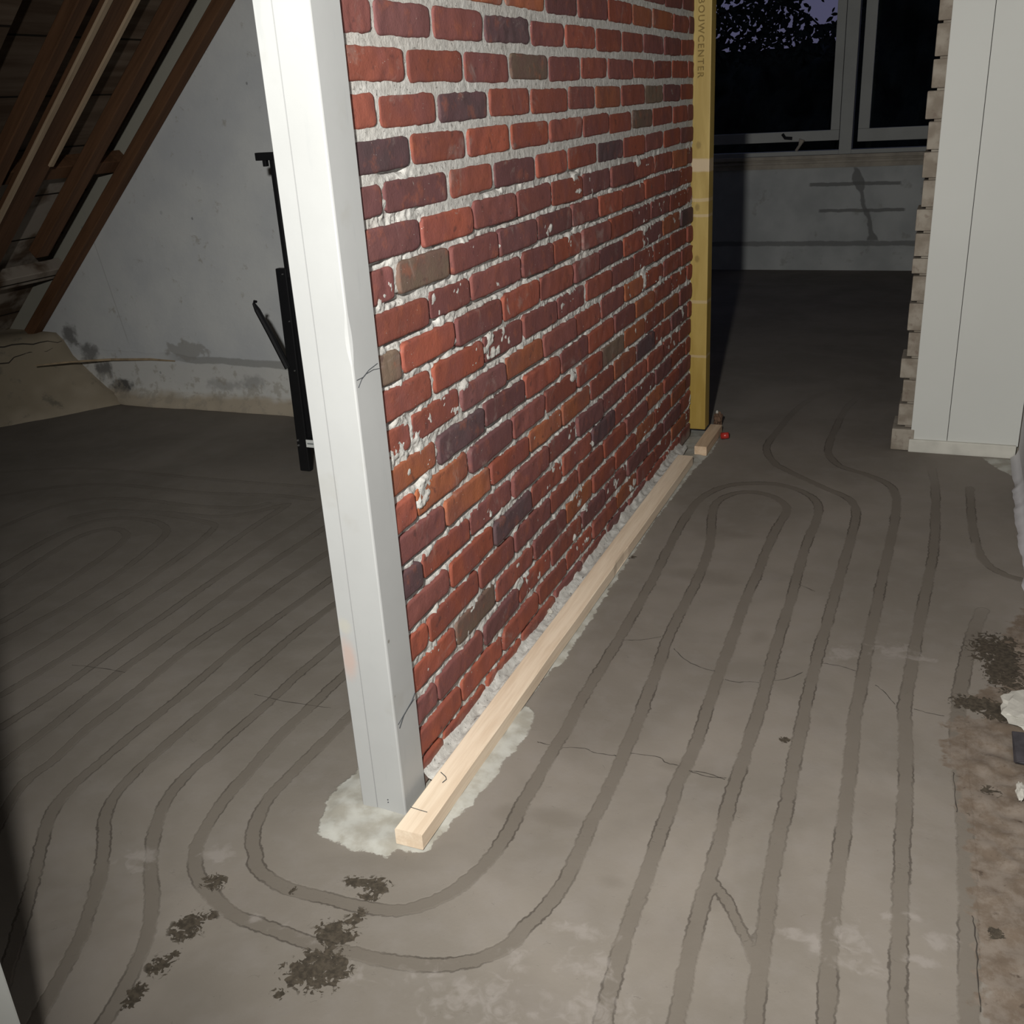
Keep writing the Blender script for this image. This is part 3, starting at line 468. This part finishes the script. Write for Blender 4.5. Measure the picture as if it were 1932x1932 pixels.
# low knee wall under the eaves
ky = np.arange(-1.6, 3.76, .03); prof = [(0, 0), (-.04, .03), (-.13, .07), (-.22, .14), (-.31, .23), (-.36, .31), (-.40, .345), (-.6, .35), (-1.3, .36)]
KX, KY, KZ = [], [], []
for y in ky:
    xb = -3.70-.76*max(3.68-y, 0) if y > 2.9 else -4.293-.25*(2.9-y)
    KX.append([xb+p[0] for p in prof]); KY.append([y]*len(prof)); KZ.append([p[1] for p in prof])
KX, KY, KZ = map(np.array, (KX, KY, KZ))
KX = KX+(fbm(KY*6, KZ*9, 0, 61)-.5)*.07; KZ = KZ+(fbm(KY*8, KX*8, 0, 62)-.5)*.03; KZ[:, 0] = -.01
struct(grid_obj('wall_left', KX, KY, KZ, M['knee'], flip=True))
for ya, yb, ja, jb, r_ in ((3.0, 3.66, 3.2, 4.7, .0035), (3.35, 3.7, 5.3, 5.0, .004), (2.6, 3.1, 4.9, 5.2, .003)):
    pts = []
    for q_ in range(14):
        t_ = q_/13; yy_ = ya+(yb-ya)*t_; jj = ja+(jb-ja)*t_+.12*math.sin(q_*1.9); i_ = int(np.argmin(abs(ky-yy_))); j_ = int(jj); f_ = jj-j_
        pts.append((KX[i_, j_]*(1-f_)+KX[i_, j_+1]*f_, KY[i_, j_], KZ[i_, j_]*(1-f_)+KZ[i_, j_+1]*f_))
    bm = bmesh.new(); tube_bm(bm, pts, [r_*math.sin(math.pi*(.08+.84*k_/13)) for k_ in range(14)], 6); bm_obj('knee_crack', bm, M['crack'], bpy.data.objects['wall_left'])
# rough plinth swelling at the foot of the gable wall
px_ = np.arange(-3.78, -1.0, .02); pr_ = [(0, -.01), (-.004, .012), (.012, .03), (.022, .05), (.04, .07)]
PX = np.array([[x]*5 for x in px_]); PY = np.array([[3.685+p[0]+.0 for p in pr_] for x in px_]); PZ = np.array([[p[1] for p in pr_] for x in px_])
PY = PY+(fbm(PX*5, PZ*9, 0, 71)-.5)*.035; PZ = PZ+(fbm(PX*7, PZ*3, 0, 72)-.5)*.014; PZ[:, 0] = -.01; PY[:, -1] = 3.725
struct(grid_obj('trim_1', PX, PY, PZ, M['gable']))
struct(box('wall_front', (-5.4, 1.4, -1.7, -1.6, -.01, 2.44), M['ceil']))
struct(box('wall_right', (.30, .42, -1.6, 3.81, -.01, 2.38), M['wall']))
# far room: back wall with the window opening
wx0, wx1, wz0, wz1 = -2.3, .15, .80, 2.1
bm = bmesh.new()
for b in ((-3.6, wx0, 7.84, 7.98, -.01, 2.44), (wx1, 1.4, 7.84, 7.98, -.01, 2.44), (wx0, wx1, 7.84, 7.98, -.01, wz0), (wx0, wx1, 7.84, 7.98, wz1, 2.44)): box_bm(bm, *b)
struct(bm_obj('wall_back', bm, M['back']))
struct(box('wall_far_left', (-3.7, -3.6, 3.86, 7.98, -.01, 2.44), M['back']))
struct(box('wall_far_side', (1.4, 1.5, -1.6, 7.98, -.01, 2.44), M['back']))
# toothed pier and its white boarding, beside the passage
pz = [0.0, .085, .175, .265, .345, .44, .545, .64, .70, .785, .865, .96, 1.05, 1.145, 1.24, 1.335, 1.44, 1.55, 1.66, 1.77, 1.88, 1.99, 2.1, 2.21, 2.38]
pier = struct(box('wall_far_right', (-.085, .42, 3.84, 3.98, -.01, 2.38), M['farb']))
bm = bmesh.new(); rr = random.Random(5)
for i, (a, b) in enumerate(zip(pz, pz[1:])):
    xl = -.112 - (.004 if i % 2 else -.003)+rr.uniform(-.005,.005)+.010*min(b, 1.6)/1.6
    if i == 0: xl = -.128
    f_ = 3.822 if i else 3.80
    box_bm(bm, xl, -.05, f_+rr.uniform(0,.006), 3.975, a+(.004 if i else 0), b-.004, bev=.004)
bk = bm_obj('pier_brick', bm, M['farb'], pier); bk['kind'] = 'stuff'
box('plaster_board', (-.062, .042+.02, 3.807, 3.832, .04, 2.38), M['white'], pier, bev=.002)
box('plaster_board', (.0635, .297, 3.808, 3.832, .04, 2.38), M['white'], pier, bev=.002)
pb = box('plinth', (-.066, .292, 3.797, 3.832, -.003, .046), plain('plinth_paint', (.50,.49,.44), .8, .1, 12.), pier, bev=.004)
# window
win = struct(box('window_1', (wx0, wx1, 7.86, 7.95, wz0+.001, wz0+.035), M['sash']))
for nm, b in (('window_frame', (wx0, wx1, 7.86, 7.95, wz1-.06, wz1)), ('window_frame', (wx0, wx0+.06, 7.86, 7.95, wz0, wz1)), ('window_frame', (wx1-.06, wx1, 7.86, 7.95, wz0, wz1)), ('mullion', (-.785, -.70, 7.85, 7.95, wz0, wz1))): box(nm, b, M['sash'], win, .004)
def sash(x0, x1, z0, z1, w=.06, rb=.07):
    s_ = box('sash', (x0, x1, 7.87, 7.91, z0, z0+rb), M['sash'], win, .004)
    for b in ((x0, x0+w, 7.87, 7.91, z0+rb, z1), (x1-w, x1, 7.87, 7.91, z0+rb, z1), (x0, x1, 7.87, 7.91, z1-w, z1)): box('sash_rail', b, M['sash'], s_, .003)
    g = G('window_glass', .02); g.p.inputs['Transmission Weight'].default_value = 1; g.p.inputs['IOR'].default_value = 1.02; g.done((.95,.97,.97))
    box('pane', (x0+w-.005, x1-w+.005, 7.888, 7.892, z0+rb-.005, z1-w+.005), g.m, s_)
sash(-2.2, -.79, .90, 2.03); sash(-.665, .08, .885, 2.03, .075, .085)
bm = bmesh.new(); tube_bm(bm, [(-1.18,7.865,.955), (-1.16,7.855,.93), (-1.11,7.855,.925)], .011); bm_obj('window_catch', bm, M['black'], win)
bm = bmesh.new(); tube_bm(bm, [(-1.08,7.865,.84), (-1.055,7.85,.875), (-1.04,7.85,.915)], [.010,.010,.022]); bm_obj('window_stay', bm, M['sill'], win)
bm = bmesh.new(); box_bm(bm, -2.4, .2, 7.80, 7.86, .783, .808, bev=.004); box_bm(bm, -2.4, .2, 7.812, 7.85, .752, .772, bev=.004); box_bm(bm, -2.4, .2, 7.826, 7.85, .72, .80)
bm_obj('window_sill', bm, M['sill'], win)
# ================================================================= rafters
def rafter(y0, y1, s0, s1, label, mat=None, d=.052):
    o = sloped('roof_rafter', s0, s1, y0, y1, 0, d, mat or M['rafter'], bev=.004)
    return tag(o, label, 'rafter', 'rafters of the sloping roof')
rafter(3.655, 3.719, -.13, 2.80, 'brown rafter running down against the pale gable wall to the knee wall')
rafter(3.382, 3.456, .50, 2.80, 'brown rafter with a sawn-off lower end hanging above the eaves')
r3 = rafter(3.032, 3.184, -.2, 2.80, 'wide brown rafter edged with two thin pale laths', None, .022)
e1 = sloped('pale_lath', .75, 2.8, 3.030, 3.055, -.010, 0, M['pale'], r3, .001); e1['label'] = 'thin pale lath along the left edge'
sloped('pale_lath', 1.08, 2.8, 3.162, 3.184, -.010, 0, M['pale'], r3, .001)
rafter(2.915, 2.978, -.2, 2.80, 'dim brown rafter left of the one edged with pale laths')
rafter(2.44, 2.69, -.2, 2.80, 'wide grey-brown rafter at the top left corner of the photo', M['boards'], .03)
tag(sloped('purlin', .93, 1.0, 2.2, 3.718, .054, .118, M['rafter']), 'brown horizontal purlin crossing behind the rafters at mid height', 'beam', 'horizontal beams behind the rafters')
tag(sloped('purlin', .24, .31, 2.2, 3.718, .054, .118, M['boards']), 'grey-brown horizontal purlin low down just above the eaves', 'beam', 'horizontal beams behind the rafters')
# split reed lying along the gable wall
bm = bmesh.new(); tube_bm(bm, [(-3.975,3.45,.243), (-3.86,3.56,.239), (-3.72,3.675,.228), (-3.5,3.706,.230), (-3.36,3.712,.226)], [.003,.005,.006,.006,.003], 6)
tag(bm_obj('wooden_lath', bm, M['reed']), 'thin split lath sticking out along the foot of the gable wall', 'lath')
# ================================================================= white post at the wall's end
post = bmesh.new()
x0, x1, y0, y1, gx = -.9685, -.8705, 1.363, 1.446, -.934
zs = np.arange(0, 2.38, .012); rr = random.Random(3); rings = []
for z in list(zs)+[2.38]:
    c = .0025+.0015*float(fbm(z*14, 0, 0, 81))
    if .90 < z < .98: c += .005*math.sin((z-.90)/.08*math.pi)
    dz_ = 0 if z > .01 else -.006
    ring = [(x0,y1), (x0,y0+.002), (x0+.002,y0), (gx-.0011,y0), (gx,y0+.0045), (gx+.0011,y0), (x1-c,y0), (x1-c*.3,y0+c*.3), (x1,y0+c), (x1,y1)]
    rings.append([post.verts.new((a, b, z+dz_)) for a, b in ring])
for a, b in zip(rings, rings[1:]):
    for k in range(10): post.faces.new((a[k], a[(k+1)%10], b[(k+1)%10], b[k]))
post.faces.new(rings[-1])
po = tag(bm_obj('wooden_post', post, M['post']), 'white painted timber post at the near end of the red brick wall', 'post')
def mark(pts, r=.0006):
    bm = bmesh.new(); tube_bm(bm, pts, r, 5); return bm_obj('pencil_mark', bm, M['ink'], po)
xm = x1+.0003
mark([(xm,1.372,.861), (xm,1.385,.872), (xm,1.40,.877), (xm,1.425,.878), (xm,1.444,.875)]); mark([(xm,1.37,.874), (xm,1.39,.874), (xm,1.41,.881), (xm,1.44,.885)])
mark([(xm,1.375,.196), (xm,1.395,.212), (xm,1.43,.222), (xm,1.445,.232)], .001); mark([(xm,1.372,.206), (xm,1.40,.214), (xm,1.44,.221)])
for (x, z) in ((-.908,.030), (-.908,.024)):
    bm = bmesh.new(); bmesh.ops.create_icosphere(bm, subdivisions=1, radius=.0016, matrix=Matrix.Translation((x, y0, z))); bm_obj('nail_hole', bm, M['ink'], po)
# ================================================================= batten on the floor
bm = bmesh.new(); N = 60; rings = []
for i in range(N+1):
    y = 1.286+(3.46-1.286)*i/N; j = lambda s: (float(vn(y*6, s, 0, 91))-.5)*.0014
    a, b, h = -.8505+j(1), -.793+j(2), .037+j(3); e = .0018; ch = .0035 if 2.5 < y < 2.62 else 0
    if i == 0: y += .0
    rings.append([bm.verts.new(p) for p in ((a,y,.0015), (b-e,y,.0015), (b-ch,y,.0035), (b-ch,y,h-e-ch), (b-e-ch,y,h), (a+e,y,h), (a,y,h-e))])
for p, q in zip(rings, rings[1:]):
    for k in range(7): bm.faces.new((p[k], p[(k+1)%7], q[(k+1)%7], q[k]))
bm.faces.new(rings[0]); bm.faces.new(rings[-1])
bat = tag(bm_obj('wooden_batten', bm, M['pine']), 'long pale pine batten lying on the floor along the foot of the brick wall', 'batten')
bm = bmesh.new(); tube_bm(bm, [(-.8495,1.349,.0378), (-.83,1.347,.0378), (-.812,1.346,.0378)], .0007, 5); bm_obj('pencil_line', bm, M['ink'], bat)
bm = bmesh.new(); tube_bm(bm, [(-.842,1.465,.038), (-.826,1.455,.038), (-.821,1.448,.038), (-.824,1.436,.038)], .0009, 5); bm_obj('pencil_line', bm, M['ink'], bat)
# ================================================================= yellow post, its block and bits
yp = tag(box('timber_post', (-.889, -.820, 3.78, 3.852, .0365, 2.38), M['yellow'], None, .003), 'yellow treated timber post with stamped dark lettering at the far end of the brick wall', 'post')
cu = bpy.data.curves.new('lettering', 'FONT'); cu.body = 'BOUWCENTER'; cu.size = .034; cu.extrude = .0003; cu.space_character = 1.25; cu.offset = .0006
to = bpy.data.objects.new('lettering', cu); COL.objects.link(to)
bpy.context.view_layer.update(); dg = bpy.context.evaluated_depsgraph_get(); tm = bpy.data.meshes.new_from_object(to.evaluated_get(dg)); bpy.data.objects.remove(to)
tm.name = 'lettering'; co = np.array([v.co[:] for v in tm.vertices]); w_ = co[:,0].max()-co[:,0].min(); sc_ = .250/w_
for v in tm.vertices: v.co = Vector((-.866+(v.co.y)*.9, 3.7798-(.0003 if v.co.z < 0 else 0), 1.570-(v.co.x-co[:,0].min())*sc_))
tm.materials.clear(); tm.materials.append(plain('stamp_ink', (.16,.105,.02), .6, .2, 60.))
lt = bpy.data.objects.new('lettering', tm); COL.objects.link(lt); lt.parent = yp; lt['label'] = 'dark stamped letters'
tag(box('wood_block', (-.815, -.768, 3.575, 3.86, 0.0005, .036), M['block'], None, .002), 'small pine offcut block under the foot of the yellow post', 'block')
bm = bmesh.new(); bmesh.ops.create_cone(bm, cap_ends=True, segments=20, radius1=.014, radius2=.012, depth=.03, matrix=Matrix.Translation((-.742,3.79,.0145)) @ Matrix.Rotation(math.radians(80), 4, 'Y'))
bmesh.ops.bevel(bm, geom=bm.edges[:], offset=.0015, segments=2, affect='EDGES')
tag(bm_obj('plastic_cap', bm, M['red'], smooth=True), 'small red plastic cap on the floor beside the pine block', 'cap')
def lump(name, c, r, mat, label, cat, seed, group=None, flat=1.):
    bm = bmesh.new(); bmesh.ops.create_icosphere(bm, subdivisions=3, radius=1)
    for v in bm.verts:
        k = .45+1.1*float(fbm(v.co.x*2.4+seed, v.co.y*2.4, v.co.z*2.4, seed, 4)); v.co = Vector((v.co.x*r[0]*k, v.co.y*r[1]*k, v.co.z*r[2]*k))
    zm = min(v.co.z for v in bm.verts)
    for v in bm.verts: v.co += Vector((c[0], c[1], c[2]-zm))
    return tag(bm_obj(name, bm, mat), label, cat, group)
ml = lump('mortar_lump', (-.800,3.93,0), (.018,.03,.032), M['lump'], 'dark brown lump of rubble behind the foot of the yellow post', 'rubble', 4)
bm = bmesh.new(); bmesh.ops.create_icosphere(bm, subdivisions=2, radius=.007, matrix=Matrix.Translation((-.803,3.925,.066)) @ Matrix.Diagonal((.8,1,1.3,1))); bm_obj('white_tip', bm, M['chip'], ml)
lump('mortar_lump', (-.872,2.17,.03), (.008,.009,.008), M['chip'], 'white mortar crumb in the gap between the batten and the brick wall', 'rubble', 9)
# broken pieces at the foot of the right wall
lump('plaster_chunk', (.246,2.095,-.002), (.046,.070,.009), M['chip'], 'flat white plaster chunk on the broken floor edge by the right wall', 'rubble', 11)
bm = bmesh.new(); box_bm(bm, .219, .26, 1.90, 2.005, -.001, .010, bev=.003)
for v in bm.verts: v.co.x += (float(vn(v.co.y*30, v.co.z*90, 0, 3))-.5)*.012; v.co.y += (float(vn(v.co.x*60, v.co.z*90, 0, 4))-.5)*.02
tag(bm_obj('slate_piece', bm, M['slate']), 'dark slate fragment just in front of the white plaster chunk', 'slate')
lump('mortar_lump', (.228,1.80,0), (.008,.03,.006), M['chip'], 'narrow whitish mortar sliver nearest on the broken floor edge', 'rubble', 14)
# crumbly render skirt along the right wall
sy = np.arange(2.25, 3.80, .02); sp = [(0, -.004), (-.004, .004), (.012, .016), (.03, .05), (.055, .12)]
SX = np.array([[.280+p[0]+.03*(3.8-y)*0 for p in sp] for y in sy]); SY = np.array([[y]*5 for y in sy]); SZ = np.array([[p[1] for p in sp] for y in sy])
SX = SX+(fbm(SY*22, SZ*25, 0, 75, 4)-.6)*.022*sm01((3.75-SY)/.3); SX[:, -1] = .305; SX = np.minimum(SX, .305)
struct(grid_obj('trim_2', SX, SY, SZ, M['wall'], flip=True))
# ================================================================= black folding stand behind the post
st = tag(empty('folding_stand', (-2.235,3.07,0)), 'black metal folding stand half hidden behind the white post', 'stand')
def sp_(name, b, bev=.002, mat=None, par=None): return put(box(name, b, mat or M['black'], None, bev), par or st)
up = sp_('upright', (-2.253,-2.208,3.05,3.075,.0,.775), .004)
for v_ in up.data.vertices: v_.co.x += .018*v_.co.z/.775
sp_('upright', (-1.80,-1.756,3.05,3.075,.0,.775), .004)
sp_('inner_tube', (-2.200,-2.182,3.056,3.07,.74,1.16), .003); sp_('inner_tube', (-1.82,-1.80,3.056,3.07,.74,1.19), .003)
sp_('inner_panel', (-2.218,-1.80,3.062,3.068,.13,.74), .001)
cb = sp_('crossbar', (-2.218,-1.80,3.052,3.07,.095,.135), .002)
sp_('top_bar', (-2.252,-1.76,3.050,3.074,1.142,1.168), .002)
bm = bmesh.new(); box_bm(bm, -2.226, -2.212, 3.052, 3.07, 1.122, 1.15, bev=.002); put(bm_obj('hook', bm, M['black']), st)
bm = bmesh.new(); tube_bm(bm, [(-2.237,3.045,.41), (-2.29,3.045,.53), (-2.336,3.045,.625), (-2.347,3.045,.648), (-2.343,3.045,.657), (-2.334,3.045,.655)], [.012,.012,.011,.006,.005,.005], 8); put(bm_obj('strut', bm, M['black']), st)
lb = sp_('label_sticker', (-2.208,-2.13,3.0505,3.0515,.100,.130), 0, M['label']); bm = bmesh.new(); box_bm(bm, -2.202, -2.15, 3.0498, 3.0504, .112, .118); t_ = bm_obj('print', bm, M['grey_print']); t_.parent = lb; t_.matrix_parent_inverse = (Matrix.Translation(st.location)).inverted() @ Matrix.Translation(st.location)
for z in (.105, .125): 
    bm = bmesh.new(); bmesh.ops.create_cone(bm, cap_ends=True, segments=12, radius1=.0045, radius2=.003, depth=.004, matrix=Matrix.Translation((-2.243,3.048,z)) @ Matrix.Rotation(math.radians(90), 4, 'X')); put(bm_obj('screw', bm, M['steel']), st)
for x, z in ((-2.212,.40), (-2.205,.585), (-2.206,.755)):
    bm = bmesh.new(); bmesh.ops.create_cone(bm, cap_ends=True, segments=12, radius1=.003, radius2=.002, depth=.004, matrix=Matrix.Translation((x,3.048,z)) @ Matrix.Rotation(math.radians(90), 4, 'X')); put(bm_obj('screw', bm, M['steel']), st)
st.location.x += .010
# ================================================================= white door post close on the left
tag(box('door_post', (-1.20, -.991, .51, .60, 0.0, 2.38), M['white'], None, .003), 'white door post close to the camera at the bottom left corner', 'door frame')
# ================================================================= outside: hedge and tree at dusk
struct(box('ground', (-12, 10, 8.2, 22, -2.8, -2.7), M['ground']))
hx = np.arange(-7, 6, .05); hz = np.linspace(0, 1, 60); HX, HT = np.meshgrid(hx, hz)
top = 1.70+sm01((HX+1.42)/.3)*1.9+(fbm(HX*3, HX*0, 0, 101)-.5)*.16; HZ = -2.7+(top+2.7)*HT
HY = 12.6+(fbm(HX*4, HZ*4, 0, 102, 4)-.5)*.8+HT**6*.5
hd = grid_obj('hedge', HX, HY, HZ, M['leaf']); tag(hd, 'tall dark hedge outside beyond the far window', 'hedge')
tree = tag(empty('tree', (-3.2,11.9,-2.7)), 'dark leafy tree against the dusk sky outside the far window', 'tree')
bm = bmesh.new(); tube_bm(bm, [(-3.2,11.9,-2.7), (-3.15,11.9,-1), (-2.9,11.85,.8), (-2.6,11.8,1.9), (-2.4,11.7,3)], [.12,.1,.08,.05,.02], 8)
put(bm_obj('trunk', bm, M['bark'], smooth=True), tree)
bm = bmesh.new(); rr = random.Random(21)
brs = [[(-2.75,11.8,1.4), (-2.2,11.75,2.0), (-1.85,11.7,2.08), (-1.55,11.7,1.93), (-1.35,11.7,1.75)], [(-2.5,11.8,2.0), (-1.9,11.7,2.18), (-1.5,11.7,2.14), (-1.2,11.7,2.1)], [(-2.7,11.8,1.6), (-2.2,11.7,1.75), (-1.9,11.7,1.86)], [(-2.5,11.8,2.1), (-2.1,11.7,2.5), (-1.4,11.7,2.7)]]
for b in brs: tube_bm(bm, smoothline([p[:2] for p in b], 0) and b, [.014*(1-i/len(b))+.004 for i in range(len(b))], 6)
put(bm_obj('branch', bm, M['bark']), tree)
V, F = [], []
def leafat(x, y, z, s):
    a = rr.uniform(0, 6.28); t = rr.uniform(-.7,.7); u = Vector((math.cos(a), rr.uniform(-.4,.4), math.sin(a))).normalized(); w2 = u.cross(Vector((t, 1, 0))).normalized(); c = Vector((x, y, z)); b = len(V)
    nn = u.cross(w2)*s*.15
    for p in (c-u*s, c-u*s*.3+w2*s*.42+nn, c+u*s*.4+w2*s*.36+nn, c+u*s, c+u*s*.4-w2*s*.36+nn, c-u*s*.3-w2*s*.42+nn): V.append(tuple(p))
    F.append((b, b+1, b+2, b+3)); F.append((b, b+3, b+4, b+5))
cnt = 0
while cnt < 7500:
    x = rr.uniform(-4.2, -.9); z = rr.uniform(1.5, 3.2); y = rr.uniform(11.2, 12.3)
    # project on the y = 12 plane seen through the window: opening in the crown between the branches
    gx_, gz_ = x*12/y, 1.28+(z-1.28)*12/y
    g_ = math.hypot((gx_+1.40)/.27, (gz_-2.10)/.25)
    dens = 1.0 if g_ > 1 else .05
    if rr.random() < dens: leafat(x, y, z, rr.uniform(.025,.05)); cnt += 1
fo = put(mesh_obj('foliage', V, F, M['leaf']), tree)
